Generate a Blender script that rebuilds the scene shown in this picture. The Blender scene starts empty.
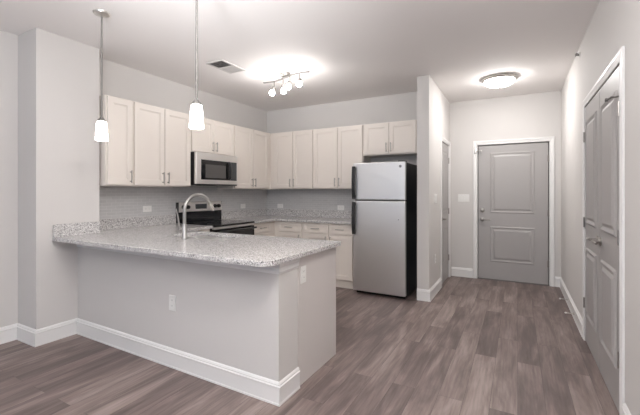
import bpy, bmesh, math, random
from mathutils import Vector, Matrix
PI = math.pi
S = bpy.context.scene
C = S.collection
# ------------------------------------------------------------------ camera, light, exposure
H = 2.74                                   # ceiling height
cam_d = bpy.data.cameras.new('camera')
cam = bpy.data.objects.new('camera', cam_d); C.objects.link(cam)
cam.location = (0, 0, 1.325)
cam.rotation_euler = (PI/2, 0, math.radians(28.7))
cam_d.sensor_width = 36.0
cam_d.lens = 361/640*36.0
cam_d.shift_y = -(207.5-192)/640
cam_d.clip_start = 0.05
S.camera = cam

S.view_settings.view_transform = 'Standard'
S.view_settings.look = 'None'
S.view_settings.gamma = 1
S.view_settings.use_curve_mapping = False
S.view_settings.exposure = 0.16

W = bpy.data.worlds.new('world'); S.world = W; W.use_nodes = True
W.node_tree.nodes['Background'].inputs[0].default_value = (0.75, 0.85, 1.0, 1)
W.node_tree.nodes['Background'].inputs[1].default_value = 0.25

def area(name, loc, rot, sx, sy, power, col):
    l = bpy.data.lights.new(name, 'AREA'); l.shape = 'RECTANGLE'; l.size = sx; l.size_y = sy
    l.energy = power; l.color = col
    o = bpy.data.objects.new(name, l); C.objects.link(o); o.location = loc; o.rotation_euler = rot
    return o
def point(name, loc, power, r, col):
    l = bpy.data.lights.new(name, 'POINT'); l.energy = power; l.shadow_soft_size = r; l.color = col
    o = bpy.data.objects.new(name, l); C.objects.link(o); o.location = loc
    return o
# daylight coming through the window behind the camera
area('window_daylight', (-1.7, -3.12, 1.45), (PI/2, 0, 0), 3.4, 2.3, 15.0, (0.38, 0.66, 1.0))
# two added fill lights behind the camera, brightening the ceiling and the kitchen
area('fill_light', (-0.8, -0.5, 1.6), (PI, 0, 0), 0.5, 0.5, 98, (0.98, 0.985, 1.0))
f2 = area('fill_light', (-0.8, -0.5, 1.75), (PI-math.radians(62), 0, math.radians(25)), 0.4, 0.4, 13, (0.98, 0.985, 1.0)); f2.data.spread = 0.9
# the living room's own ceiling lamp (behind and above the camera's view)
point('living_room_lamp', (-0.42, 0.94, 2.58), 42, 0.07, (1.0, 0.985, 0.965))
PENDANT_E, BULB_E, DOME_E = 12.5, 100.0, 66.0

# ------------------------------------------------------------------ materials
def mat(name, col, rough=0.5, metal=0.0, spec=0.5, emit=0.0, ecol=None):
    m = bpy.data.materials.new(name); m.use_nodes = True
    b = m.node_tree.nodes['Principled BSDF']
    b.inputs['Base Color'].default_value = (*col, 1)
    b.inputs['Roughness'].default_value = rough
    b.inputs['Metallic'].default_value = metal
    b.inputs['Specular IOR Level'].default_value = spec
    if emit:
        b.inputs['Emission Color'].default_value = (*(ecol or col), 1)
        b.inputs['Emission Strength'].default_value = emit
    return m
def srgb(r, g, b):
    f = lambda v: (v/255/12.92) if v/255 <= .04045 else ((v/255+.055)/1.055)**2.4
    return (f(r), f(g), f(b))
def nd(m, t, **k):
    n = m.node_tree.nodes.new(t)
    for a, v in k.items(): setattr(n, a, v)
    return n
def lk(m, a, b): m.node_tree.links.new(a, b)
def paint(name, col, rough=0.6, bump=0.02, scale=180, spec=0.3):
    m = mat(name, col, rough, spec=spec)
    b = m.node_tree.nodes['Principled BSDF']
    tc = nd(m, 'ShaderNodeTexCoord'); n = nd(m, 'ShaderNodeTexNoise'); n.inputs['Scale'].default_value = scale
    lk(m, tc.outputs['Object'], n.inputs['Vector'])
    bp = nd(m, 'ShaderNodeBump'); bp.inputs['Strength'].default_value = bump; bp.inputs['Distance'].default_value = 0.002
    lk(m, n.outputs['Fac'], bp.inputs['Height']); lk(m, bp.outputs['Normal'], b.inputs['Normal'])
    return m
def ramp(m, stops):
    r = nd(m, 'ShaderNodeValToRGB'); e = r.color_ramp.elements
    while len(e) < len(stops): e.new(0.5)
    for el, (p, c) in zip(e, stops): el.position = p; el.color = (*c, 1)
    return r

M = {}
M['wall'] = paint('wall_paint', (0.645, 0.622, 0.605), 0.7)
M['ceiling'] = paint('ceiling_paint', (0.87, 0.84, 0.825), 0.8)
M['trim'] = paint('trim_gloss_white', (0.80, 0.79, 0.78), 0.35, 0.005, 90, 0.5)
M['door'] = paint('door_gray_paint', (0.385, 0.367, 0.36), 0.42, 0.005, 90, 0.5)
M['cab'] = paint('cabinet_cream', (0.78, 0.72, 0.665), 0.4, 0.004, 90, 0.4)
M['panel'] = paint('end_panel_paint', (0.66, 0.62, 0.60), 0.5, 0.004, 90, 0.4)
M['nickel'] = mat('brushed_nickel', (0.62, 0.60, 0.57), 0.32, 1.0)
M['rod'] = mat('rod_nickel', (0.20, 0.19, 0.18), 0.5, 0.5)
M['pull'] = mat('satin_pull', (0.42, 0.40, 0.38), 0.4, 0.9)
M['satin'] = mat('satin_nickel', (0.34, 0.32, 0.30), 0.35, 0.9)
M['spout'] = mat('spot_resist_steel', (0.40, 0.39, 0.38), 0.4, 1.0)
M['chrome'] = mat('chrome', (0.78, 0.77, 0.76), 0.13, 1.0)
M['black'] = mat('black_plastic', (0.012, 0.012, 0.013), 0.35)
M['blackglass'] = mat('black_glass', (0.012, 0.012, 0.014), 0.06)
M['rubber'] = mat('dark_rubber', (0.03, 0.03, 0.03), 0.7)
M['plate'] = mat('white_plastic', (0.82, 0.81, 0.79), 0.35)
M['slot'] = mat('slot_dark', (0.12, 0.12, 0.12), 0.5)
M['darkvoid'] = mat('vent_dark', (0.17, 0.16, 0.155), 0.8)
M['vent'] = mat('vent_painted_metal', (0.66, 0.64, 0.62), 0.5)
M['pend'] = mat('pendant_white_glass', (0.9, 0.88, 0.85), 0.3, emit=PENDANT_E, ecol=(1.0, 0.97, 0.94))
M['bulb'] = mat('lit_bulb', (0.9, 0.88, 0.85), 0.3, emit=BULB_E, ecol=(1.0, 0.965, 0.935))
M['dome'] = mat('dome_white_glass', (0.9, 0.88, 0.85), 0.3, emit=DOME_E, ecol=(1.0, 0.975, 0.95))
M['windowglass'] = mat('window_glass', (0.7, 0.75, 0.8), 0.05)
M['display'] = mat('display_glass', (0.06, 0.065, 0.07), 0.15)
M['steelwindow'] = mat('microwave_window', (0.085, 0.08, 0.078), 0.12)

def stainless(name, col, rough, axis):
    m = mat(name, col, rough, 1.0); b = m.node_tree.nodes['Principled BSDF']
    tc = nd(m, 'ShaderNodeTexCoord'); mp = nd(m, 'ShaderNodeMapping'); sc = [3, 3, 3]; sc[axis] = 400; mp.inputs['Scale'].default_value = sc
    n = nd(m, 'ShaderNodeTexNoise'); n.inputs['Scale'].default_value = 1.0; n.inputs['Detail'].default_value = 3
    lk(m, tc.outputs['Object'], mp.inputs['Vector']); lk(m, mp.outputs['Vector'], n.inputs['Vector'])
    r = nd(m, 'ShaderNodeMapRange'); r.inputs[3].default_value = rough-.05; r.inputs[4].default_value = rough+.07
    lk(m, n.outputs['Fac'], r.inputs[0]); lk(m, r.outputs[0], b.inputs['Roughness'])
    return m
M['steel'] = stainless('stainless_steel', (0.70, 0.695, 0.695), 0.42, 2)
M['steel_sink'] = stainless('sink_steel', (0.86, 0.85, 0.84), 0.35, 0)
M['steel_app'] = stainless('appliance_steel', (0.84, 0.82, 0.80), 0.5, 2)

def floor_mat():
    m = mat('vinyl_plank_floor', (0.2, 0.17, 0.16), 0.4, spec=0.4); b = m.node_tree.nodes['Principled BSDF']
    g = nd(m, 'ShaderNodeNewGeometry'); sx = nd(m, 'ShaderNodeSeparateXYZ'); cx = nd(m, 'ShaderNodeCombineXYZ')
    lk(m, g.outputs['Position'], sx.inputs[0]); lk(m, sx.outputs['Y'], cx.inputs['X']); lk(m, sx.outputs['X'], cx.inputs['Y'])
    br = nd(m, 'ShaderNodeTexBrick'); br.offset = 0.37; br.offset_frequency = 2
    br.inputs['Color1'].default_value = (0, 0, 0, 1); br.inputs['Color2'].default_value = (1, 1, 1, 1); br.inputs['Mortar'].default_value = (.5, .5, .5, 1)
    br.inputs['Scale'].default_value = 1.0; br.inputs['Mortar Size'].default_value = 0.0008; br.inputs['Bias'].default_value = 0
    br.inputs['Brick Width'].default_value = 1.22; br.inputs['Row Height'].default_value = 0.152
    lk(m, cx.outputs[0], br.inputs['Vector'])
    bw = nd(m, 'ShaderNodeRGBToBW'); lk(m, br.outputs['Color'], bw.inputs[0])
    off = nd(m, 'ShaderNodeMath', operation='MULTIPLY'); off.inputs[1].default_value = 37.0; lk(m, bw.outputs[0], off.inputs[0])
    # grain, shifted per plank
    cg = nd(m, 'ShaderNodeCombineXYZ')
    mx = nd(m, 'ShaderNodeMath', operation='MULTIPLY'); mx.inputs[1].default_value = 9.0; lk(m, sx.outputs['X'], mx.inputs[0])
    my = nd(m, 'ShaderNodeMath', operation='MULTIPLY'); my.inputs[1].default_value = 1.35; lk(m, sx.outputs['Y'], my.inputs[0])
    lk(m, mx.outputs[0], cg.inputs['X']); lk(m, my.outputs[0], cg.inputs['Y']); lk(m, off.outputs[0], cg.inputs['Z'])
    n1 = nd(m, 'ShaderNodeTexNoise'); n1.inputs['Scale'].default_value = 1.0; n1.inputs['Detail'].default_value = 5; n1.inputs['Roughness'].default_value = .6; n1.inputs['Distortion'].default_value = .5
    lk(m, cg.outputs[0], n1.inputs['Vector'])
    cg2 = nd(m, 'ShaderNodeCombineXYZ')
    mx2 = nd(m, 'ShaderNodeMath', operation='MULTIPLY'); mx2.inputs[1].default_value = 70.0; lk(m, sx.outputs['X'], mx2.inputs[0])
    my2 = nd(m, 'ShaderNodeMath', operation='MULTIPLY'); my2.inputs[1].default_value = 4.0; lk(m, sx.outputs['Y'], my2.inputs[0])
    lk(m, mx2.outputs[0], cg2.inputs['X']); lk(m, my2.outputs[0], cg2.inputs['Y']); lk(m, off.outputs[0], cg2.inputs['Z'])
    n2 = nd(m, 'ShaderNodeTexNoise'); n2.inputs['Scale'].default_value = 1.0; n2.inputs['Detail'].default_value = 3
    lk(m, cg2.outputs[0], n2.inputs['Vector'])
    a1 = nd(m, 'ShaderNodeMath', operation='MULTIPLY_ADD'); a1.inputs[1].default_value = 0.36; lk(m, n2.outputs['Fac'], a1.inputs[0])
    s1 = nd(m, 'ShaderNodeMath', operation='MULTIPLY'); s1.inputs[1].default_value = 0.84; lk(m, n1.outputs['Fac'], s1.inputs[0]); lk(m, s1.outputs[0], a1.inputs[2])
    a2 = nd(m, 'ShaderNodeMath', operation='MULTIPLY_ADD'); a2.inputs[1].default_value = 0.16; lk(m, bw.outputs[0], a2.inputs[0]); lk(m, a1.outputs[0], a2.inputs[2])
    rp = ramp(m, [(0.40, (0.085, 0.063, 0.060)), (0.60, (0.150, 0.114, 0.106)), (0.74, (0.225, 0.175, 0.161)), (0.90, (0.33, 0.265, 0.243))])
    lk(m, a2.outputs[0], rp.inputs[0])
    mixn = nd(m, 'ShaderNodeMix', data_type='RGBA'); mixn.inputs['B'].default_value = (0.05, 0.04, 0.037, 1)
    lk(m, br.outputs['Fac'], mixn.inputs['Factor']); lk(m, rp.outputs[0], mixn.inputs['A'])
    lk(m, mixn.outputs['Result'], b.inputs['Base Color'])
    rr = nd(m, 'ShaderNodeMapRange'); rr.inputs[3].default_value = .42; rr.inputs[4].default_value = .58
    lk(m, n2.outputs['Fac'], rr.inputs[0]); lk(m, rr.outputs[0], b.inputs['Roughness'])
    bp = nd(m, 'ShaderNodeBump'); bp.inputs['Strength'].default_value = .15; bp.inputs['Distance'].default_value = .002
    lk(m, n2.outputs['Fac'], bp.inputs['Height']); lk(m, bp.outputs[0], b.inputs['Normal'])
    return m
M['floor'] = floor_mat()

def granite():
    m = mat('speckled_granite', (0.5, 0.48, 0.47), 0.16, spec=0.5); b = m.node_tree.nodes['Principled BSDF']
    tc = nd(m, 'ShaderNodeTexCoord')
    v = nd(m, 'ShaderNodeTexVoronoi'); v.inputs['Scale'].default_value = 210; lk(m, tc.outputs['Object'], v.inputs['Vector'])
    bw = nd(m, 'ShaderNodeSeparateColor'); lk(m, v.outputs['Color'], bw.inputs[0])
    n = nd(m, 'ShaderNodeTexNoise'); n.inputs['Scale'].default_value = 75; n.inputs['Detail'].default_value = 4; lk(m, tc.outputs['Object'], n.inputs['Vector'])
    a = nd(m, 'ShaderNodeMath', operation='MULTIPLY_ADD'); a.inputs[1].default_value = .62; lk(m, bw.outputs[0], a.inputs[0])
    s = nd(m, 'ShaderNodeMath', operation='MULTIPLY'); s.inputs[1].default_value = .55; lk(m, n.outputs['Fac'], s.inputs[0]); lk(m, s.outputs[0], a.inputs[2])
    rp = ramp(m, [(0.29, (0.10, 0.095, 0.096)), (0.43, (0.40, 0.387, 0.385)), (0.62, (0.58, 0.56, 0.555)), (0.84, (0.78, 0.76, 0.75))])
    lk(m, a.outputs[0], rp.inputs[0]); lk(m, rp.outputs[0], b.inputs['Base Color'])
    return m
M['granite'] = granite()

def tile(name, ax):
    m = mat(name, (0.35, 0.34, 0.33), 0.14, spec=0.5); b = m.node_tree.nodes['Principled BSDF']
    g = nd(m, 'ShaderNodeNewGeometry'); sx = nd(m, 'ShaderNodeSeparateXYZ'); cx = nd(m, 'ShaderNodeCombineXYZ')
    lk(m, g.outputs['Position'], sx.inputs[0]); lk(m, sx.outputs[ax], cx.inputs['X']); lk(m, sx.outputs['Z'], cx.inputs['Y'])
    br = nd(m, 'ShaderNodeTexBrick'); br.offset = 0.5
    br.inputs['Scale'].default_value = 1; br.inputs['Brick Width'].default_value = .102; br.inputs['Row Height'].default_value = .0335
    br.inputs['Mortar Size'].default_value = .0014; br.inputs['Bias'].default_value = 0
    br.inputs['Color1'].default_value = (.53, .525, .525, 1); br.inputs['Color2'].default_value = (.57, .565, .565, 1); br.inputs['Mortar'].default_value = (.66, .65, .645, 1)
    lk(m, cx.outputs[0], br.inputs['Vector']); lk(m, br.outputs['Color'], b.inputs['Base Color'])
    r = nd(m, 'ShaderNodeMapRange'); r.inputs[3].default_value = .14; r.inputs[4].default_value = .7
    lk(m, br.outputs['Fac'], r.inputs[0]); lk(m, r.outputs[0], b.inputs['Roughness'])
    bp = nd(m, 'ShaderNodeBump'); bp.inputs['Strength'].default_value = .3; bp.inputs['Distance'].default_value = .002; bp.invert = True
    lk(m, br.outputs['Fac'], bp.inputs['Height']); lk(m, bp.outputs[0], b.inputs['Normal'])
    return m
M['tile_x'] = tile('gray_tile_back', 'X'); M['tile_y'] = tile('gray_tile_left', 'Y')

# ------------------------------------------------------------------ mesh helpers
def box(bm, x0, x1, y0, y1, z0, z1, bev=0.0, seg=2):
    x0, x1 = sorted((x0, x1)); y0, y1 = sorted((y0, y1)); z0, z1 = sorted((z0, z1))
    v = [bm.verts.new(p) for p in ((x0,y0,z0),(x1,y0,z0),(x1,y1,z0),(x0,y1,z0),(x0,y0,z1),(x1,y0,z1),(x1,y1,z1),(x0,y1,z1))]
    fs = [bm.faces.new([v[i] for i in q]) for q in ((3,2,1,0),(4,5,6,7),(0,1,5,4),(1,2,6,5),(2,3,7,6),(3,0,4,7))]
    if bev:
        es = list({e for f in fs for e in f.edges})
        bmesh.ops.bevel(bm, geom=es, offset=bev, segments=seg, affect='EDGES', profile=0.5)
def B(*a, **k):
    bm = bmesh.new(); box(bm, *a, **k); return bm
def lathe(bm, prof, seg=24, origin=(0, 0, 0), axis='Z', cap=True):
    o = Vector(origin); rings = []
    def pt(r, h, a):
        c, s = math.cos(a)*r, math.sin(a)*r
        return o + (Vector((c, s, h)) if axis == 'Z' else Vector((h, c, s)) if axis == 'X' else Vector((s, h, c)))
    for r, h in prof:
        rings.append([bm.verts.new(pt(max(r, 1e-5), h, 2*PI*i/seg)) for i in range(seg)])
    for a, b in zip(rings, rings[1:]):
        for i in range(seg):
            bm.faces.new((a[i], a[(i+1) % seg], b[(i+1) % seg], b[i]))
    if cap:
        bm.faces.new(rings[0][::-1]); bm.faces.new(rings[-1])
    bmesh.ops.remove_doubles(bm, verts=bm.verts[:], dist=2e-5)
def tube(bm, pts, r, seg=12, cap=True):
    pts = [Vector(p) for p in pts]; n = len(pts); rr = r if isinstance(r, (list, tuple)) else [r]*n
    rings = []; up = None
    for i, p in enumerate(pts):
        t = (pts[min(i+1, n-1)] - pts[max(i-1, 0)]).normalized()
        if up is None:
            up = Vector((0, 0, 1)) if abs(t.z) < .9 else Vector((1, 0, 0))
        a = t.cross(up).normalized(); up = a.cross(t).normalized()
        rings.append([bm.verts.new(p + (a*math.cos(2*PI*k/seg) + up*math.sin(2*PI*k/seg))*rr[i]) for k in range(seg)])
    for a, b in zip(rings, rings[1:]):
        for k in range(seg): bm.faces.new((a[k], b[k], b[(k+1) % seg], a[(k+1) % seg]))
    if cap:
        bm.faces.new(rings[0]); bm.faces.new(rings[-1][::-1])
def loops(bm, rings, back=None):
    """bridge closed point rings; last ring is filled; back: first ring filled too"""
    vs = [[bm.verts.new(p) for p in r] for r in rings]
    for a, b in zip(vs, vs[1:]):
        n = len(a)
        for i in range(n): bm.faces.new((a[i], a[(i+1) % n], b[(i+1) % n], b[i]))
    bm.faces.new(vs[-1]); bm.faces.new(vs[0][::-1])
def rect(x0, x1, z0, z1, i, y):
    return [(x0+i, y, z0+i), (x1-i, y, z0+i), (x1-i, y, z1-i), (x0+i, y, z1-i)]
def arch(x0, x1, z0, z1, i, y, rise, n=12):
    xa, xb = x0+i, x1-i; p = [(xa, y, z0+i), (xb, y, z0+i)]
    for k in range(n+1):
        t = k/n; x = xb+(xa-xb)*t
        p.append((x, y, z1 - i - rise + rise*math.sin(PI*t)**1.5))
    return p
def sweep(bm, path, prof, side=1):
    """profile (offset, z) swept along a 2-D path with mitred corners; offset goes to the left of travel (side=1) or right (-1)"""
    P = [Vector((p[0], p[1])) for p in path]; n = len(P); rings = []
    for i in range(n):
        d0 = (P[i]-P[i-1]).normalized() if i > 0 else None
        d1 = (P[i+1]-P[i]).normalized() if i < n-1 else None
        n0 = Vector((-d0.y, d0.x))*side if d0 else None; n1 = Vector((-d1.y, d1.x))*side if d1 else None
        if n0 is None: m = n1
        elif n1 is None: m = n0
        else:
            m = (n0+n1); m = m/ (m.length_squared/2) if m.length > 1e-6 else n0
        rings.append([bm.verts.new((P[i].x+m.x*o, P[i].y+m.y*o, z)) for o, z in prof])
    k = len(prof)
    for a, b in zip(rings, rings[1:]):
        for j in range(k): bm.faces.new((a[j], a[(j+1) % k], b[(j+1) % k], b[j]))
    bm.faces.new(rings[0][::-1]); bm.faces.new(rings[-1])
    bmesh.ops.recalc_face_normals(bm, faces=bm.faces[:])
def obj(name, bm, m, parent=None, smooth=False, loc=None, rot=None, fix=True):
    if fix: bmesh.ops.recalc_face_normals(bm, faces=bm.faces[:])
    me = bpy.data.meshes.new(name); bm.to_mesh(me); bm.free()
    me.materials.append(M[m] if isinstance(m, str) else m)
    if smooth:
        for p in me.polygons: p.use_smooth = True
        me.set_sharp_from_angle(angle=math.radians(35))
    o = bpy.data.objects.new(name, me); C.objects.link(o)
    if parent: o.parent = parent
    if loc: o.location = loc
    if rot is not None: o.rotation_euler = rot
    return o
def tag(o, label=None, cat=None, group=None, kind=None):
    if label: o['label'] = label
    if cat: o['category'] = cat
    if group: o['group'] = group
    if kind: o['kind'] = kind
    return o
def thing(name, label, cat, loc=(0, 0, 0), rz=0.0, group=None):
    o = bpy.data.objects.new(name, None); C.objects.link(o); o.empty_display_size = .1
    o.location = loc; o.rotation_euler = (0, 0, rz)
    return tag(o, label, cat, group)
def struct(name, bm, m, label, cat, parent=None, smooth=False):
    o = obj(name, bm, m, parent, smooth)
    if parent is None: tag(o, label, cat, None, 'structure')
    return o
def dup(root, loc, rz, label, group=None):
    def cp(o, par):
        c = o.copy(); C.objects.link(c); c.parent = par
        for ch in o.children: cp(ch, c)
        return c
    r = cp(root, None); r.location = loc; r.rotation_euler = (0, 0, rz); r['label'] = label
    if group: r['group'] = group
    return r
def ngon_prism(bm, pts, z0, z1):
    a = [bm.verts.new((x, y, z0)) for x, y in pts]; b = [bm.verts.new((x, y, z1)) for x, y in pts]; n = len(pts)
    bm.faces.new(a[::-1]); bm.faces.new(b)
    for i in range(n): bm.faces.new((a[i], a[(i+1) % n], b[(i+1) % n], b[i]))

# ------------------------------------------------------------------ room shell
XL, XC, XK, XR = -3.96, -3.63, -3.87, 0.53         # living wall, column face, kitchen wall, right wall
YB, YK, YE, YC, YR = -3.2, 5.12, 6.02, 1.55, 2.085  # wall behind camera, kitchen back wall, entry wall, column front, column rear
XS0, XS1, YS = -1.085, -0.94, 4.465                 # partition between kitchen and hall
T = 0.12
struct('floor', B(-4.4, 1.0, YB-.1, 6.5, -.1, 0), 'floor', 'brown gray wood-look vinyl plank floor', 'floor')
struct('ceiling', B(-4.4, 1.0, YB-.1, 6.5, H, H+.1), 'ceiling', 'plain off white painted ceiling', 'ceiling')
struct('wall_left', B(XL-T, XL, YB, YC, 0, H), 'wall', 'pale gray wall at the far left edge of the photo', 'wall')
struct('wall_column', B(XL-T, XC, YC, YR, 0, H), 'wall', 'pale wall column where the breakfast bar meets the left wall', 'wall')
struct('wall_kitchen_left', B(XK-T, XK, YR, YK, 0, H), 'wall', 'kitchen wall behind the range and microwave', 'wall')
struct('wall_kitchen_back', B(XK-T, XS0, YK, YK+T, 0, H), 'wall', 'kitchen back wall above and behind the refrigerator', 'wall')
DY0, DY1 = 5.27, 5.885                              # hall closet door opening
bm = bmesh.new()
box(bm, XS0, XS1, YS, DY0-.02, 0, H); box(bm, XS0, XS1, DY1+.02, YE, 0, H); box(bm, XS0, XS1, DY0-.02, DY1+.02, 2.06, H)
struct('wall_hall_left', bm, 'wall', 'partition wall between the refrigerator and the entry hall', 'wall')
EX0, EX1 = -.53, .382
bm = bmesh.new()
box(bm, XS1, EX0-.012, YE, YE+T, 0, H); box(bm, EX1+.012, XR, YE, YE+T, 0, H); box(bm, EX0-.012, EX1+.012, YE, YE+T, 2.045, H)
struct('wall_entry', bm, 'wall', 'end wall of the hall around the entry door', 'wall')
CY0, CYM, CY1, CZ = 2.69, 3.315, 3.945, 2.075       # closet leaves in the right wall
bm = bmesh.new()
box(bm, XR, XR+T, YB, CY0-.012, 0, H); box(bm, XR, XR+T, CY1+.012, YE+T, 0, H); box(bm, XR, XR+T, CY0-.012, CY1+.012, CZ+.01, H)
struct('wall_right', bm, 'wall', 'long pale right wall with the double closet doors', 'wall')
struct('closet_light_block', B(XR+T+.001, XR+T+.03, CY0-.1, CY1+.1, 0, 2.3), 'darkvoid', 'added dark slab blocking light behind the double closet doors', 'wall')  # added slab, keeps world light out of the closet door gaps
struct('entry_light_block', B(EX0-.1, EX1+.1, YE+T+.001, YE+T+.03, 0, 2.3), 'darkvoid', 'added dark slab blocking light behind the entry door', 'wall')  # added slab, stops world light leaking around the entry door
bm = bmesh.new()   # wall behind the camera, with the window opening
box(bm, XL-T, -3.4, YB-T, YB, 0, H); box(bm, 0.0, XR+T, YB-T, YB, 0, H); box(bm, -3.4, 0, YB-T, YB, 0, .3); box(bm, -3.4, 0, YB-T, YB, 2.6, H)
struct('wall_behind', bm, 'wall', 'wall behind the photographer with the wide window', 'wall')
bm = bmesh.new()
for x in (-3.4, -1.73, -.06): box(bm, x, x+.06, YB-.08, YB-.02, .3, 2.6)
for z in (.3, 2.54): box(bm, -3.34, -.06, YB-.08, YB-.02, z, z+.06)
w = struct('window_1', bm, 'trim', 'wide white framed window behind the photographer', 'window')
struct('pane', B(-3.35, -.05, YB-.055, YB-.045, .34, 2.56), 'windowglass', '', '', w)
# peninsula half wall
PX, PY0, PY1 = -1.305, 1.850, 2.07
PYL = 1.882
bm = bmesh.new(); ngon_prism(bm, [(XC+.001, PYL), (PX, PY0), (PX, PY1), (XC+.001, PY1)], 0, .884)
struct('wall_peninsula', bm, 'wall', 'painted gray half wall that carries the breakfast bar', 'wall')

# baseboards
BBP = [(0, 0), (.017, 0), (.017, .012), (.014, .014), (.014, .104), (.0165, .108), (.0165, .116), (.011, .120), (.011, .128), (.007, .136), (.002, .142), (0, .142)]
def baseboard(name, path, side, label):
    bm = bmesh.new(); sweep(bm, path, BBP, side)
    return struct(name, bm, 'trim', label, 'baseboard')
baseboard('baseboard_left', [(XL, YB), (XL, YC), (XC, YC), (XC, PYL), (PX, PY0), (PX, PY1+.004)], -1, 'white baseboard around the left column and the peninsula half wall')
baseboard('baseboard_hall_left', [(XS0+.001, YS), (XS1, YS), (XS1, DY0-.076)], -1, 'white baseboard around the partition end beside the refrigerator')
baseboard('baseboard_entry', [(XS1+.02, YE), (EX0-.078, YE)], -1, 'short white baseboard left of the entry door')
baseboard('baseboard_corner', [(EX1+.078, YE), (XR, YE), (XR, CY1+.085)], -1, 'white baseboard on the right wall beyond the closet doors')
baseboard('baseboard_right', [(XR, CY0-.09), (XR, YB)], -1, 'white baseboard on the right wall nearest the photographer')
# shoe moulding on the cabinet end panel and the cap trim below the counter
bm = bmesh.new(); sweep(bm, [(PX-.014, PY1+.006), (PX-.014, 2.648)], [(0, 0), (.014, 0), (.013, .010), (.008, .018), (0, .022)], -1)
struct('baseboard_shoe', bm, 'trim', 'thin quarter round along the floor of the peninsula end panel', 'trim')
CAP = [(0, .812), (.004, .812), (.006, .822), (.011, .828), (.011, .852), (.018, .862), (.020, .872), (.020, .884), (0, .884)]
bm = bmesh.new(); sweep(bm, [(XC+.002, PYL), (PX, PY0), (PX, PY1)], CAP, -1)
struct('trim_1', bm, 'trim', 'moulded white trim under the overhang of the breakfast bar', 'trim')

# ------------------------------------------------------------------ doors
def casing(name, label, x0, x1, z1, w, loc, rz, t=.018):
    """three-sided moulded door casing, local: front -y, wall face at y=0"""
    bm = bmesh.new()
    prof = [(0, 0), (0, -.010), (.012, -.013), (.018, -.010), (w*.62, -.016), (w*.72, -t), (w-.004, -t), (w, -t+.004), (w, 0)]
    path = [(x0, 0), (x0, z1), (x1, z1), (x1, 0)]
    rings = []
    for (x, z), (dx, dz) in zip(path, ((-1, 0), (-1, 1), (1, 1), (1, 0))):
        rings.append([bm.verts.new((x+dx*o, y, z+dz*o)) for o, y in prof])
    k = len(prof)
    for a, b in zip(rings, rings[1:]):
        for j in range(k): bm.faces.new((a[j], a[(j+1) % k], b[(j+1) % k], b[j]))
    bm.faces.new(rings[0]); bm.faces.new(rings[-1])
    o = struct(name, bm, 'trim', label, 'door casing')
    o.location = loc; o.rotation_euler = (0, 0, rz)
    return o
def hinge(parent, x, z, y=0.0, hh=.09):
    bm = bmesh.new(); lathe(bm, [(.0001, 0), (.006, 0), (.006, hh), (.0001, hh)], 10, (x, y-.006, z-hh/2))
    box(bm, x-.02, x+.004, y-.002, y+.002, z-hh/2, z+hh/2)
    return obj('hinge', bm, 'satin', parent, True)
def lever(parent, x, z, dirx, name='door_handle'):
    bm = bmesh.new()
    lathe(bm, [(.0001, 0), (.032, 0), (.032, -.006), (.026, -.012), (.011, -.014), (.010, -.048), (.0001, -.048)], 20, (x, 0, z), 'Y')
    tube(bm, [(x, -.048, z), (x+dirx*.03, -.052, z), (x+dirx*.075, -.052, z-.001), (x+dirx*.115, -.046, z-.004)], [.010, .0095, .009, .008], 10)
    return obj(name, bm, 'satin', parent, True)
def panel_door(name, w, h, loc, rz, label, rise=.035, st=.115, zs=(.26, .80, 1.01, 1.93), em=1.0):
    bm = bmesh.new(); box(bm, 0, w, 0, .04, 0, h, .0025, 1)
    d = obj(name, bm, 'door', None, loc=loc, rot=(0, 0, rz)); tag(d, label, 'door', None, 'structure')
    sx = w*.185 if w > .7 else st
    for z0, z1, ri in ((zs[0], zs[1], rise*.55), (zs[2], zs[3], rise)):
        bm = bmesh.new()
        g = lambda i, y: arch(sx, w-sx, z0, z1, i, y*em if y < 0 else y, ri)
        loops(bm, [g(-.004, .002), g(-.004, -.0005), g(.008, -.006), g(.014, -.006), g(.032, -.001), g(.040, -.001), g(.062, -.007), g(.07, -.007)])
        obj('door_panel', bm, 'door', d)
    return d
entry = panel_door('door_1', EX1-EX0, 2.032, (EX0, YE+.02, .004), 0, 'gray two panel entry door at the end of the hall', rise=.006, zs=(.27, .80, 1.005, 1.915))
bm = bmesh.new(); lathe(bm, [(.0001, 0), (.033, 0), (.033, -.008), (.027, -.016), (.022, -.030), (.018, -.032), (.0001, -.032)], 22, (.055, 0, 1.045), 'Y')
box(bm, .047, .063, -.046, -.03, 1.032, 1.058, .003)
obj('deadbolt', bm, 'nickel', entry, True)
lever(entry, .055, .905, 1)
for z in (.30, 1.02, 1.80): hinge(entry, EX1-EX0+.003, z, -.004)
cas = casing('trim_2', 'white casing around the gray entry door', EX0-.010, EX1+.010, 2.042, .062, (0, YE, 0), 0)
bm = bmesh.new(); box(bm, EX0-.055, EX0-.022, -.026, -.014, 1.915, 1.985, .003); tube(bm, [(EX0-.03, -.03, 1.95), (EX0+.045, -.034, 1.95)], .006, 8); lathe(bm, [(.0001, 0), (.010, 0), (.010, .02), (.0001, .02)], 10, (EX0+.045, -.034, 1.94))
obj('swing_bar_lock', bm, 'nickel', cas, True)
bm = bmesh.new(); box(bm, EX0-.012, EX1+.012, YE-.012, YE+.06, 0, .012, .003); struct('trim_3', bm, 'darkvoid', 'low dark threshold strip under the entry door', 'threshold')

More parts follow.
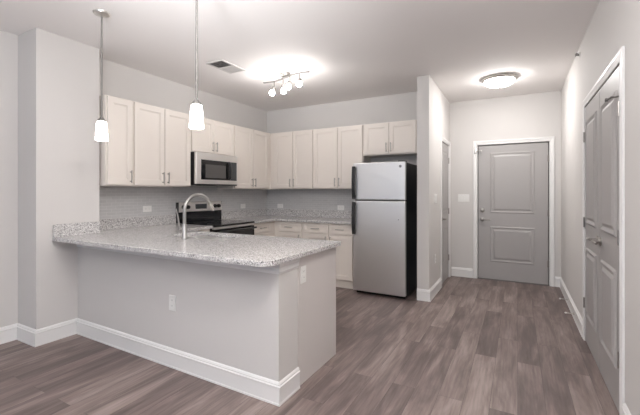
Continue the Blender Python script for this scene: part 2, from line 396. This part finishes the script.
lf = panel_door('door_2', CY1-CYM-.006, CZ-.012, (XR-.003, CY1, .012), -PI/2, 'gray closet door leaf farther from the camera on the right wall', rise=.002, st=.095, zs=(.24, .83, 1.04, 1.93), em=1.9)
rf = panel_door('door_3', CYM-CY0-.006, CZ-.012, (XR-.003, CYM-.002, .012), -PI/2, 'gray closet door leaf nearest the camera on the right wall', rise=.002, st=.095, zs=(.24, .83, 1.04, 1.93), em=1.9)
lever(lf, CY1-CYM-.055, .955, -1); lever(rf, .055, .955, 1)
for z in (.33, 1.045, 1.80): hinge(lf, -.003, z, -.004); hinge(rf, CYM-CY0+.003, z, -.004)
bm = bmesh.new(); tube(bm, [(CYM-CY0+.003, -.012, 1.87), (CYM-CY0-.02, -.04, 1.875), (CYM-CY0-.085, -.05, 1.875)], .006, 8); lathe(bm, [(.0001, 0), (.011, 0), (.011, -.016), (.0001, -.016)], 12, (CYM-CY0-.085, -.044, 1.875), 'Y')
obj('hinge_stop', bm, 'rod', rf, True)
casing('trim_4', 'white casing around the double closet doors', -CY1-.010, -CY0+.010, CZ+.008, .068, (XR, 0, 0), -PI/2, .013)
hd = panel_door('door_4', DY1-DY0-.004, 2.03, (XS1-.003, DY0+.002, .010), PI/2, 'narrow gray closet door at the left of the hall', rise=.002, st=.095)
for z in (.30, 1.02, 1.80): hinge(hd, DY1-DY0-.002, z, .0)
lever(hd, .05, .93, 1)
casing('trim_5', 'white casing around the narrow hall closet door', DY0-.004, DY1+.004, 2.045, .058, (XS1, 0, 0), PI/2)
bm = bmesh.new(); box(bm, XS1-.10, XS1, DY0-.02, DY0-.002, 0, 2.06); box(bm, XS1-.10, XS1, DY1+.002, DY1+.02, 0, 2.06); box(bm, XS1-.10, XS1, DY0-.002, DY1+.002, 2.045, 2.06)
struct('trim_6', bm, 'trim', 'white jamb lining the hall closet doorway', 'door jamb')

# ------------------------------------------------------------------ tiled backsplash
bm = bmesh.new(); box(bm, XK, XK+.008, YR+.001, YK, 1.036, 1.371); box(bm, XK, XK+.008, 3.184, 3.942, .88, 1.036); box(bm, XK, XK+.008, 3.157, 3.918, 1.371, 1.405)
struct('wall_tile_left', bm, 'tile_y', 'gray subway tile behind the range and left counter', 'tile backsplash')
struct('wall_tile_back', B(XK+.009, -1.9, YK-.008, YK, 1.036, 1.371), 'tile_x', 'gray subway tile on the back wall left of the refrigerator', 'tile backsplash')

# ------------------------------------------------------------------ cabinets
def shaker(x0, x1, z0, z1, y, t=.020, fr=.056, rec=.011):
    bm = bmesh.new()
    loops(bm, [rect(x0, x1, z0, z1, 0, y+t), rect(x0, x1, z0, z1, 0, y+.002), rect(x0, x1, z0, z1, .002, y), rect(x0, x1, z0, z1, fr, y),
               rect(x0, x1, z0, z1, fr+.002, y+.006), rect(x0, x1, z0, z1, fr+.009, y+.006), rect(x0, x1, z0, z1, fr+.011, y+rec)])
    return bm
def pull(parent, x, z, y, horiz=False, L=.128):
    bm = bmesh.new(); a = L/2
    f = (lambda u, v: (x+u, y+v, z)) if horiz else (lambda u, v: (x, y+v, z+u))
    tube(bm, [f(-a, -.030), f(a, -.030)], .0058, 8)
    for s in (-1, 1): tube(bm, [f(s*a*.75, 0.001), f(s*a*.75, -.030)], .0048, 8)
    return obj('handle', bm, 'pull', parent, True)
def cabinet(name, label, loc, rz, w, z0, z1, d, fronts, group, toe=0, open_top=False, cat='cabinet'):
    """fronts: (kind, x0, x1, z0, z1, handle) kind door|drawer; local: back at y=0, front towards -y, x from 0 to w"""
    c = thing(name, label, cat, (loc[0]+.003*math.sin(rz), loc[1]-.003*math.cos(rz), 0), rz, group)
    bm = bmesh.new(); zb = z0+toe
    if open_top:
        for a in ((0, .018, -d, 0), (w-.018, w, -d, 0), (.018, w-.018, -.012, 0), (.018, w-.018, -d, -d+.018)):
            box(bm, *a, zb, z1)
        box(bm, .018, w-.018, -d+.018, -.012, zb, zb+.018)
    else:
        box(bm, 0, w, -d, 0, zb, z1, .0015, 1)
    obj('body', bm, 'cab', c)
    if toe: obj('toe_kick', B(.0, w, -d+.03, -.02, z0, zb), 'cab', c)
    for k, x0, x1, a, b, h in fronts:
        fr = obj('door' if k == 'door' else 'drawer', shaker(x0, x1, a, b, -d-.020, .0195, .056 if k == 'door' else .036), 'cab', c)
        if h:
            if k == 'door': pull(fr, x1-.030 if h[0] == 'R' else x0+.030, (a+.085 if h[1] == 'B' else b-.085), -d-.020)
            else: pull(fr, (x0+x1)/2, (a+b)/2, -d-.020, True)
    return c
UG, BG = 'cream upper cabinets', 'cream base cabinets'
uz0, uz1, ud = 1.372, 2.286, .305
a0, a1 = uz0+.012, uz1-.012
uzl = 1.388; al = uzl+.012
L90 = PI/2
cabinet('wall_cabinet', 'single door cream upper cabinet beside the left column', (XK, YR+.020), L90, .286, uzl, uz1, ud, [('door', .012, .274, al, a1, 'RB')], UG)
cabinet('wall_cabinet', 'two door cream upper cabinet just left of the microwave', (XK, 2.392), L90, .762, uzl, uz1, ud, [('door', .010, .377, al, a1, 'RB'), ('door', .385, .752, al, a1, 'LB')], UG)
cabinet('wall_cabinet', 'short two door cream upper cabinet above the microwave', (XK, 3.157), L90, .760, 1.826, uz1, ud, [('door', .010, .377, 1.838, a1, 'RB'), ('door', .383, .750, 1.838, a1, 'LB')], UG)
cabinet('wall_cabinet', 'two door cream upper cabinet in the corner right of the microwave', (XK, 3.920), L90, 1.198, uz0, uz1, ud, [('door', .022, .417, a0, a1, 'RB'), ('door', .425, .815, a0, a1, 'LB')], UG)
cabinet('wall_cabinet', 'two door cream upper cabinet on the back wall next to the corner', (XK+ud+.002, YK), 0, .812, uz0, uz1, ud, [('door', .088, .437, a0, a1, 'RB'), ('door', .445, .802, a0, a1, 'LB')], UG)
cabinet('wall_cabinet', 'two door cream upper cabinet on the back wall beside the refrigerator', (-2.748, YK), 0, .816, uz0, uz1, ud, [('door', .010, .411, a0, a1, 'RB'), ('door', .419, .806, a0, a1, 'LB')], UG)
cabinet('wall_cabinet', 'short two door cream upper cabinet above the refrigerator', (-1.929, YK), 0, .762, 1.838, uz1, ud, [('door', .014, .378, 1.852, a1, 'RB'), ('door', .384, .748, 1.852, a1, 'LB')], UG)
bz1, bd = .886, .61
dz0, dz1 = .738, .874
cabinet('base_cabinet', 'cream base cabinet with drawer right of the range', (XK, 3.946), L90, .561, 0, bz1, bd, [('drawer', .036, .428, dz0, dz1, 'C'), ('door', .036, .428, .118, .726, 'LT')], BG, .105)
cabinet('base_cabinet', 'cream back wall base cabinet with one drawer beside the corner', (XK+bd+.002, YK), 0, .508, 0, bz1, bd, [('drawer', .075, .487, dz0, dz1, 'C'), ('door', .075, .487, .118, .726, 'RT')], BG, .105)
cabinet('base_cabinet', 'cream back wall base cabinet with two drawers beside the refrigerator', (-2.748, YK), 0, .816, 0, bz1, bd, [('drawer', .020, .420, dz0, dz1, 'C'), ('drawer', .430, .790, dz0, dz1, 'C'), ('door', .020, .420, .118, .726, 'RT'), ('door', .430, .790, .118, .726, 'LT')], BG, .105)
cabinet('base_cabinet', 'cream base cabinet between the range and the sink peninsula', (XK, 2.69), L90, .490, 0, bz1, bd, [('drawer', .012, .452, dz0, dz1, 'C'), ('door', .012, .452, .118, .726, 'RT')], BG, .105)
pc = cabinet('base_cabinet', 'sink base cabinet in the peninsula with a plain pale end panel', (-1.320, PY1+.004), PI, 1.90, 0, bz1, .56, [('door', .02, .42, .118, .87, 'RT'), ('door', .43, .83, .118, .87, 'RT'), ('door', .84, 1.24, .118, .87, 'LT'), ('door', 1.26, 1.86, .118, .87, 'LT')], BG, .105, True)
obj('end_panel', B(-.016, -.0005, -.578, 0, 0, bz1, .0015, 1), 'panel', pc)

# ------------------------------------------------------------------ countertops
CZ0, CZ1 = .888, .920
def slab(name, xs, ys, fill, parent, round_corner=None):
    bm = bmesh.new(); V = {}
    def v(i, j, z):
        k = (i, j, z)
        if k not in V: V[k] = bm.verts.new((xs[i], ys[j], z))
        return V[k]
    F = lambda i, j: 0 <= i < len(xs)-1 and 0 <= j < len(ys)-1 and fill(i, j)
    for i in range(len(xs)-1):
        for j in range(len(ys)-1):
            if not F(i, j): continue
            bm.faces.new((v(i,j,CZ1), v(i+1,j,CZ1), v(i+1,j+1,CZ1), v(i,j+1,CZ1)))
            bm.faces.new((v(i,j+1,CZ0), v(i+1,j+1,CZ0), v(i+1,j,CZ0), v(i,j,CZ0)))
            for (di, dj, p, q) in ((-1,0,(i,j+1),(i,j)), (1,0,(i+1,j),(i+1,j+1)), (0,-1,(i,j),(i+1,j)), (0,1,(i+1,j+1),(i,j+1))):
                if not F(i+di, j+dj): bm.faces.new((v(*p,CZ0), v(*q,CZ0), v(*q,CZ1), v(*p,CZ1)))
    for (cx, cy, r) in round_corner or []:
        es = [e for e in bm.edges if all(abs(w.co.x-cx) < 1e-4 and abs(w.co.y-cy) < 1e-4 for w in e.verts)]
        bmesh.ops.bevel(bm, geom=es, offset=r, segments=7, affect='EDGES', profile=.5)
    bmesh.ops.dissolve_degenerate(bm, dist=1e-5, edges=bm.edges[:])
    es = [e for e in bm.edges if len(e.link_faces) == 2 and e.calc_face_angle(0) > .9 and abs(e.verts[0].co.z-e.verts[1].co.z) < 1e-4 and e.verts[0].co.z > CZ1-.001]
    bmesh.ops.bevel(bm, geom=es, offset=.004, segments=2, affect='EDGES', profile=.5)
    return obj(name, bm, 'granite', parent)
K = .0015
pt = thing('countertop', 'speckled gray granite breakfast bar top with the sink cut into it', 'countertop', (0, 0, 0))
xs = [XK+K, XC+K, -3.21, -2.86, -2.16, -1.40, -1.268]; ys = [1.675, YR+K, 2.255, 2.60, 2.69, 3.181]
slab('top', xs, ys, lambda i, j: (j >= 1 if i == 0 else True) and (i <= 1 or j <= 3) and not (i == 3 and j == 2), pt, [(-1.268, 1.675, .085), (-1.268, 2.69, .02)])
bm = bmesh.new(); box(bm, XC+K, XC+.02, 1.675, YR-.001, CZ1, 1.034, .002, 1); obj('backsplash_strip', bm, 'granite', pt)
bm = bmesh.new(); box(bm, XK+K, XK+.022, YR+.002, 3.181, CZ1, 1.034, .002, 1); obj('backsplash_strip', bm, 'granite', pt)
ct = thing('countertop', 'speckled gray granite corner worktop between range and refrigerator', 'countertop', (0, 0, 0))
slab('top', [XK+K, -3.21, -1.925], [3.945, 4.462, YK-K], lambda i, j: i == 0 or j == 1, ct)
bm = bmesh.new(); box(bm, XK+K, XK+.022, 3.945, YK-K, CZ1, 1.034, .002, 1); obj('backsplash_strip', bm, 'granite', ct)
bm = bmesh.new(); box(bm, XK+.023, -1.925, YK-.022, YK-K, CZ1, 1.034, .002, 1); obj('backsplash_strip', bm, 'granite', ct)

# ------------------------------------------------------------------ sink and faucet
sk = thing('sink', 'stainless double bowl sink set under the granite top', 'sink', (-2.51, 2.4275, CZ0))
def bowl(x0, x1):
    bm = bmesh.new(); r = lambda i, z: [(x0+i, -.172+i, z), (x1-i, -.172+i, z), (x1-i, .172-i, z), (x0+i, .172-i, z)]
    vs = [[bm.verts.new(p) for p in q] for q in (r(-.006, -.002), r(0, -.002), r(.004, -.10), r(.012, -.165), r(.03, -.178), r(.03, -.182), r(.008, -.170), r(-.004, -.10), r(-.006, -.002))]
    for a, b in zip(vs, vs[1:]):
        for i in range(4): bm.faces.new((a[i], a[(i+1) % 4], b[(i+1) % 4], b[i]))
    bm.faces.new(vs[4]); bm.faces.new(vs[5][::-1])
    bmesh.ops.remove_doubles(bm, verts=bm.verts[:], dist=1e-5)
    return bm
for x0, x1 in ((-.345, -.010), (.010, .345)):
    o = obj('bowl', bowl(x0, x1), 'steel_sink', sk)
    bm = bmesh.new(); lathe(bm, [(.0001, .001), (.045, .001), (.045, .004), (.036, .004), (.030, .002), (.0001, .002)], 20, ((x0+x1)/2, 0, -.178)); obj('drain', bm, 'chrome', o, True)
fx, fy = -2.515, 2.165
fc = thing('faucet', 'tall chrome gooseneck kitchen faucet at the sink', 'faucet', (fx, fy, CZ1), 0)
bm = bmesh.new(); lathe(bm, [(.0001, 0), (.030, 0), (.030, .006), (.026, .010), (.0235, .014), (.0225, .12), (.0205, .126), (.0001, .126)], 22); obj('base', bm, 'spout', fc, True)
ang = .10; R = .142; top = .238
pts = [(0, 0, .11), (0, 0, .18)] + [(math.sin(ang)*0 + (R-R*math.cos(t))*math.sin(ang), (R-R*math.cos(t))*math.cos(ang), top+R*math.sin(t)) for t in [PI*k/16*.86 for k in range(17)]]
bm = bmesh.new(); tube(bm, pts, .0150, 14); obj('spout', bm, 'spout', fc, True)
e, pv = Vector(pts[-1]), Vector(pts[-2]); dd = (e-pv).normalized()
bm = bmesh.new(); tube(bm, [e-dd*.005, e+dd*.02, e+dd*.055, e+dd*.075], [.0145, .0155, .0165, .0135], 14); obj('spray_head', bm, 'nickel', fc, True)
bm = bmesh.new(); lathe(bm, [(.0001, 0), (.014, 0), (.014, -.03), (.0001, -.03)], 14, (-.02, 0, .075), 'X'); tube(bm, [(-.045, 0, .075), (-.052, -.012, .12), (-.058, -.022, .20), (-.072, -.03, .26)], [.009, .0075, .0065, .006], 10); obj('lever', bm, 'spout', fc, True)

# ------------------------------------------------------------------ range
RY0, RY1 = 3.186, 3.942
rg = thing('kitchen_range', 'stainless electric range with black glass cooktop', 'range', (XK+.009, RY0, 0), L90)
w = RY1-RY0
obj('body', B(0, w, -.635, -.002, .03, .898, .003), 'black', rg)
obj('cooktop', B(0, w, -.672, -.07, .8985, .922, .004), 'blackglass', rg)
cb = rg.children[-1]
for x, y, r in ((.20, -.50, .105), (.56, -.50, .08), (.20, -.22, .08), (.56, -.22, .105)):
    bm = bmesh.new(); lathe(bm, [(r-.004, .9221), (r-.004, .9226), (r, .9226), (r, .9221)], 32, (x, y, 0), cap=False); bmesh.ops.remove_doubles(bm, verts=bm.verts[:], dist=1e-6); obj('burner_ring', bm, mat('burner_gray', (.16, .16, .165), .3), cb, True)
bm = bmesh.new(); pr = [(-.048, 1.060), (-.065, 1.070), (-.052, 1.185), (-.040, 1.194), (-.002, 1.194), (-.002, 1.06)]
a = [bm.verts.new((0, y, z)) for y, z in pr]; b = [bm.verts.new((w, y, z)) for y, z in pr]
bm.faces.new(a); bm.faces.new(b[::-1])
for i in range(6): bm.faces.new((a[i], b[i], b[(i+1) % 6], a[(i+1) % 6]))
bg = obj('backguard', bm, 'steel_app', rg)
obj('backguard_base', B(.004, w-.004, -.046, -.002, .922, 1.060), 'blackglass', rg)
obj('side_cap', B(-.0035, -.0002, -.055, -.002, .922, 1.19), 'black', rg); obj('side_cap', B(w+.0002, w+.0035, -.055, -.002, .922, 1.19), 'black', rg)
obj('display', B(.27, .47, -.0625, -.04, 1.095, 1.162, .002, 1), 'display', bg)
for x in (.065, .135, w-.135, w-.065):
    bm = bmesh.new(); lathe(bm, [(.0001, -.050), (.026, -.050), (.026, -.070), (.021, -.092), (.0001, -.092)], 18, (x, 0, 1.127), 'Y'); box(bm, x-.004, x+.004, -.100, -.090, 1.107, 1.147, .001, 1); obj('knob', bm, 'black', bg, True)
obj('control_strip', B(.002, w-.002, -.664, -.635, .870, .897, .003), 'steel_app', rg)
od = obj('oven_door', B(.004, w-.004, -.672, -.637, .27, .866, .005), 'blackglass', rg)
bm = bmesh.new(); tube(bm, [(.03, -.725, .842), (w-.03, -.725, .842)], .013, 12)
for x in (.06, w-.06): tube(bm, [(x, -.668, .835), (x, -.725, .842)], .010, 10)
obj('handle', bm, 'black', od, True)
dr = obj('drawer', B(.004, w-.004, -.668, -.637, .085, .262, .005), 'steel_app', rg)
obj('plinth', B(.02, w-.02, -.60, -.02, 0, .03), 'black', rg)

# ------------------------------------------------------------------ microwave
mw = thing('microwave', 'stainless over the range microwave with black window and handle', 'microwave', (XK+.009, 3.163, 1.416), L90)
w = .754; h = .408
obj('body', B(0, w, -.360, 0, 0, h, .003), 'black', mw)
bm = bmesh.new(); x0, x1, z0, z1 = .002, w-.002, .012, h-.001
loops(bm, [rect(x0, x1, z0, z1, 0, -.361), rect(x0, x1, z0, z1, 0, -.388), rect(x0, x1, z0, z1, .004, -.392)])
fr = obj('front_frame', bm, 'steel_app', mw)
obj('window', B(.080, .728, -.3945, -.391, .066, .318, .001, 1), 'blackglass', fr)
obj('window_screen', B(.150, .515, -.3955, -.3944, .092, .262), 'steelwindow', fr)
bm = bmesh.new(); tube(bm, [(.570, -.394, .308), (.570, -.425, .285), (.570, -.434, .195), (.570, -.425, .100), (.570, -.394, .078)], .018, 12); obj('handle', bm, 'black', fr, True)
obj('control_panel', B(.612, .722, -.3957, -.3944, .075, .31), 'display', fr)
bm = bmesh.new()
for k in range(5): box(bm, .03, w-.03, -.394, -.391, .352+k*.010, .356+k*.010)
obj('bottom_grille', B(.01, w-.01, -.385, -.02, -.004, .011), 'black', mw)
bm.free()

# ------------------------------------------------------------------ refrigerator
fg = thing('refrigerator', 'stainless top freezer refrigerator with black sides and handles', 'refrigerator', (-1.885, 0, 0))
w = .690; y0 = 4.338
obj('body', B(.004, w-.004, y0+.068, 5.085, .03, 1.690, .004), 'black', fg)
fd = obj('freezer_door', B(0, w, y0, y0+.062, 1.224, 1.700, .010, 3), 'steel', fg)
rd = obj('fridge_door', B(0, w, y0, y0+.062, .048, 1.212, .010, 3), 'steel', fg)
for d, za, zb in ((fd, 1.236, 1.655), (rd, .782, 1.198)):
    bm = bmesh.new(); z3 = (za+zb)/2
    lo, hi = (za, zb)
    for zz in (lo+.03, hi-.03): box(bm, .012, .040, y0-.034, y0+.001, zz-.02, zz+.02, .004)
    n = 10; sec = []
    for k in range(n+1):
        t = k/n; z = lo+(hi-lo)*t; yy = y0-.036-.016*math.sin(PI*t)
        sec.append([bm.verts.new(p) for p in ((.006, yy-.010, z), (.044, yy-.010, z), (.046, yy+.012, z), (.004, yy+.012, z))])
    for a, b in zip(sec, sec[1:]):
        for i in range(4): bm.faces.new((a[i], a[(i+1) % 4], b[(i+1) % 4], b[i]))
    bm.faces.new(sec[0][::-1]); bm.faces.new(sec[-1])
    obj('handle', bm, 'black', d)
bm = bmesh.new(); lathe(bm, [(.0001, 0), (.017, 0), (.017, -.003), (.0145, -.004), (.0001, -.004)], 24, (w-.062, y0+.0005, 1.640), 'Y'); bd_ = obj('badge', bm, mat('badge_gray', (.20, .20, .21), .3, .6), fd, True)
bm = bmesh.new(); tube(bm, [(w-.062+.009*math.cos(t)*(.4+.6*abs(math.cos(t))), y0-.0045, 1.640+.010*math.sin(t)) for t in [2*PI*k/24 for k in range(25)]], .0011, 6); obj('badge_script', bm, 'chrome', bd_)
bm = bmesh.new(); lathe(bm, [(.0001, 0), (.006, 0), (.006, -.002), (.0001, -.002)], 14, (w-.085, y0+.0003, .985), 'Y'); obj('lock_button', bm, 'slot', rd, True)
obj('hinge_cap', B(w-.10, w-.01, y0+.02, y0+.12, 1.690, 1.712, .006), 'black', fg)
obj('gasket', B(.008, w-.008, y0+.0615, y0+.0685, .06, 1.69), 'rubber', fg)
bm = bmesh.new(); box(bm, .02, w-.02, y0+.075, y0+.10, .006, .05, .002, 1)
for k in range(14): box(bm, .05+k*.043, .08+k*.043, y0+.071, y0+.076, .015, .036)
obj('kick_grille', bm, 'black', fg)
for x in (.05, w-.05):
    bm = bmesh.new(); lathe(bm, [(.0001, 0), (.02, 0), (.02, .012), (.012, .016), (.012, .032), (.0001, .032)], 14, (x, y0+.12, 0)); obj('foot', bm, 'black', fg, True)
    bm = bmesh.new(); lathe(bm, [(.0001, 0), (.02, 0), (.02, .012), (.012, .016), (.012, .032), (.0001, .032)], 14, (x, y0+.66, 0)); obj('foot', bm, 'black', fg, True)

# ------------------------------------------------------------------ lights of the room
def pendant(label, x, y):
    p = thing('pendant_light', label, 'pendant light', (x, y, H), 0, 'pendant lights over the breakfast bar')
    bm = bmesh.new(); lathe(bm, [(.0001, 0), (.062, 0), (.062, -.006), (.055, -.016), (.030, -.024), (.010, -.030), (.0001, -.030)], 28); obj('canopy', bm, 'nickel', p, True)
    bm = bmesh.new(); tube(bm, [(0, 0, -.02), (0, 0, -.84)], .0065, 10); obj('rod', bm, 'rod', p, True)
    bm = bmesh.new(); lathe(bm, [(.0001, -.825), (.012, -.825), (.016, -.835), (.026, -.842), (.028, -.846), (.028, -.862), (.0001, -.862)], 22); obj('socket_cap', bm, 'rod', p, True)
    bm = bmesh.new(); lathe(bm, [(.027, -.858), (.033, -.862), (.0355, -.872), (.0405, -.94), (.0445, -.998), (.0445, -1.004), (.041, -1.009), (.038, -1.004), (.037, -.985), (.031, -.88), (.025, -.868)], 28, cap=False)
    obj('shade', bm, 'pend', p, True)
    bm = bmesh.new(); lathe(bm, [(.0001, -.862), (.014, -.865), (.016, -.89), (.026, -.93), (.028, -.95), (.020, -.972), (.0001, -.978)], 18); obj('bulb', bm, 'pend', p, True)
    return p
pendant('lit white glass pendant near the left column, farther from the camera', -2.880, 1.672)
pendant('lit white glass pendant in front of the microwave wall, nearer the camera', -1.800, 1.645)

tr = thing('track_light', 'brushed nickel track light with four lit bulbs over the kitchen', 'track light', (-2.43, 3.58, H))
bm = bmesh.new(); lathe(bm, [(.0001, 0), (.060, 0), (.060, -.03), (.052, -.036), (.0001, -.036)], 28); obj('canopy', bm, 'satin', tr, True)
bm = bmesh.new()
wp = [(-.36+.72*k/24, -.045*(k/12-1)+.035*math.sin(2*PI*(k/24)), -.050) for k in range(25)]
sec = []
for i, p in enumerate(wp):
    q = Vector(wp[min(i+1, 24)])-Vector(wp[max(i-1, 0)]); n = Vector((-q.y, q.x, 0)).normalized()
    P = Vector(p); sec.append([bm.verts.new(P+n*s*.011+Vector((0, 0, z))) for s, z in ((-1, -.006), (1, -.006), (1, .006), (-1, .006))])
for a, b in zip(sec, sec[1:]):
    for i in range(4): bm.faces.new((a[i], a[(i+1) % 4], b[(i+1) % 4], b[i]))
bm.faces.new(sec[0][::-1]); bm.faces.new(sec[-1])
box(bm, -.022, .022, -.022, .022, -.058, -.03, .003)
obj('bar', bm, 'rod', tr)
for (hx, hy, tilt) in ((-.20, .050, (-.15, -.35)), (-.045, .020, (.1, -.1)), (.085, -.03, (.1, -.6)), (.235, -.06, (.3, -.6))):
    t = Vector((tilt[0], tilt[1], -1)).normalized(); p0 = Vector((hx, hy, -.055))
    bm = bmesh.new(); tube(bm, [p0, p0+Vector((0, 0, -.060)), p0+Vector((0, 0, -.062))+t*.012], .007, 8)
    c0 = p0+Vector((0, 0, -.062)); tube(bm, [c0+t*.008, c0+t*.014, c0+t*.05, c0+t*.056], [.016, .023, .023, .019], 16)
    hdo = obj('lamp_head', bm, 'rod', tr, True)
    bm = bmesh.new(); cc = c0+t*.088; bmesh.ops.create_uvsphere(bm, u_segments=18, v_segments=12, radius=.033, matrix=Matrix.Translation(cc)); obj('bulb', bm, 'bulb', hdo, True)

fl = thing('ceiling_light', 'round flush ceiling light with lit white dome in the hall', 'ceiling light', (-.20, 5.0, H))
bm = bmesh.new(); lathe(bm, [(.0001, 0), (.195, 0), (.205, -.012), (.205, -.022), (.192, -.034), (.182, -.040), (.172, -.040), (.170, -.02), (.0001, -.02)], 40); obj('trim_ring', bm, 'nickel', fl, True)
bm = bmesh.new(); lathe(bm, [(.172, -.036)]+[(.172*math.cos(t), -.038-.070*math.sin(t)) for t in [PI/2*k/10 for k in range(11)]], 40, cap=False); obj('dome', bm, 'dome', fl, True)
bm = bmesh.new(); lathe(bm, [(.0001, -.106), (.008, -.106), (.012, -.112), (.008, -.122), (.0001, -.124)], 14); obj('finial', bm, 'nickel', fl, True)

# ------------------------------------------------------------------ vent, sprinkler, door stops
vt = thing('ceiling_vent', 'rectangular louvred air vent in the kitchen ceiling', 'vent', (-2.885, 3.065, H))
bm = bmesh.new(); x, y = .098, .172
for a in ((-x-.02, -x, -y-.02, y+.02), (x, x+.02, -y-.02, y+.02), (-x, x, -y-.02, -y), (-x, x, y, y+.02), (-x, x, -.006, .006)): box(bm, *a, -.008, 0)
obj('frame', bm, 'vent', vt)
obj('duct_back', B(-x, x, -y, y, -.0015, 0), 'darkvoid', vt)
bm = bmesh.new()
for half, s in ((0, 1), (1, -1)):
    for k in range(7):
        yy = (-y+.012 if half == 0 else .016) + k*.0225
        q = [(-x, yy-.007*s*.6, -.0085), (x, yy-.007*s*.6, -.0085), (x, yy+.010*s*.6, -.002), (-x, yy+.010*s*.6, -.002)]
        vs = [bm.verts.new(p) for p in q] + [bm.verts.new((p[0], p[1]+.0012, p[2]+.0005)) for p in q]
        for f in ((0,1,2,3), (7,6,5,4), (0,4,5,1), (1,5,6,2), (2,6,7,3), (3,7,4,0)): bm.faces.new([vs[i] for i in f])
obj('louvre', bm, 'vent', vt)

sp = thing('fire_sprinkler', 'small sidewall fire sprinkler high on the right wall', 'sprinkler', (XR, 4.28, 2.655))
bm = bmesh.new(); lathe(bm, [(.0001, 0), (.026, 0), (.024, -.005), (.014, -.008), (.0001, -.008)], 20, axis='X'); obj('escutcheon', bm, 'plate', sp, True)
bm = bmesh.new(); lathe(bm, [(.0001, -.007), (.011, -.007), (.011, -.016), (.006, -.018), (.006, -.034), (.0001, -.034)], 14, axis='X'); box(bm, -.038, -.034, -.018, .018, -.012, .012, .001, 1); box(bm, -.036, -.018, -.018, .018, .012, .015, .001, 1); obj('nozzle', bm, 'rod', sp, True)
def stop(label, y):
    s = thing('door_stop', label, 'door stop', (XR-.0165, y, .062), 0, 'spring door stops on the right baseboard')
    bm = bmesh.new(); lathe(bm, [(.0001, 0), (.013, 0), (.013, -.004), (.007, -.008), (.0001, -.008)], 14, axis='X'); obj('base', bm, 'nickel', s, True)
    bm = bmesh.new(); n = 80; tube(bm, [(-.007-.060*k/n, .0055*math.cos(2*PI*10*k/n), .0055*math.sin(2*PI*10*k/n)) for k in range(n+1)], .0016, 5); obj('spring', bm, 'nickel', s, True)
    bm = bmesh.new(); lathe(bm, [(.0001, -.064), (.008, -.064), (.0085, -.076), (.006, -.082), (.0001, -.082)], 12, axis='X'); obj('rubber_tip', bm, 'plate', s, True)
stop('spring door stop on the right baseboard nearer the entry door', 5.12)
stop('spring door stop on the right baseboard nearer the closet doors', 4.55)

# ------------------------------------------------------------------ outlets and switches (local: wall at y=0, front -y)
def outlet(name, label, loc, rz, horiz=False, gang=0, group=None):
    o = thing(name, label, 'outlet' if not gang else 'light switch', loc, rz, group)
    W_, H_ = (.116, .072) if horiz else (.072 if not gang else .072+.046*(gang-1), .116)
    obj('plate', B(-W_/2, W_/2, -.006, -.0004, -H_/2, H_/2, .002, 2), 'plate', o)
    if not gang:
        for s in (-1, 1):
            dx, dz = (s*.021, 0) if horiz else (0, s*.021)
            bm = bmesh.new(); box(bm, dx-.0155, dx+.0155, -.008, -.005, dz-.0155, dz+.0155, .003, 2); so = obj('socket', bm, 'plate', o)
            bm = bmesh.new()
            for t in (-1, 1):
                if horiz: box(bm, dx-.005, dx+.005, -.0083, -.0076, t*.006-.001, t*.006+.001)
                else: box(bm, t*.006-.001, t*.006+.001, -.0083, -.0076, dz-.004, dz+.006)
            obj('slot', bm, 'slot', so)
    else:
        for g in range(gang):
            x = (g-(gang-1)/2)*.046
            bm = bmesh.new(); box(bm, x-.0165, x+.0165, -.0095, -.005, -.033, .033, .002, 2); obj('rocker', bm, 'plate', o)
    return o
outlet('wall_outlet', 'white outlet in the gray tile left of the range', (XK+.008, 2.775, 1.125), L90, True)
outlet('wall_outlet', 'white outlet in the gray tile right of the range', (XK+.008, 4.48, 1.098), L90, True)
outlet('wall_outlet', 'white outlet in the back wall tile near the corner', (-3.575, YK-.008, 1.086), 0, True)
outlet('wall_outlet', 'white outlet in the back wall tile beside the refrigerator', (-2.425, YK-.008, 1.081), 0, True)
outlet('wall_outlet', 'white outlet on the front of the gray peninsula half wall', (-2.293, PY0+.0136, .485), -.0138)
outlet('wall_outlet', 'white outlet on the end of the peninsula under the counter', (PX+.001, 2.135, .755), L90)
outlet('wall_outlet', 'white outlet low on the partition beside the hall closet', (XS1, 4.82, .46), L90)
outlet('switch_plate', 'white switch plate on the partition wall before the hall closet', (XS1, 4.84, 1.24), L90, gang=3)
outlet('switch_plate', 'white triple switch plate left of the entry door', (-.739, YE, 1.232), 0, gang=3)
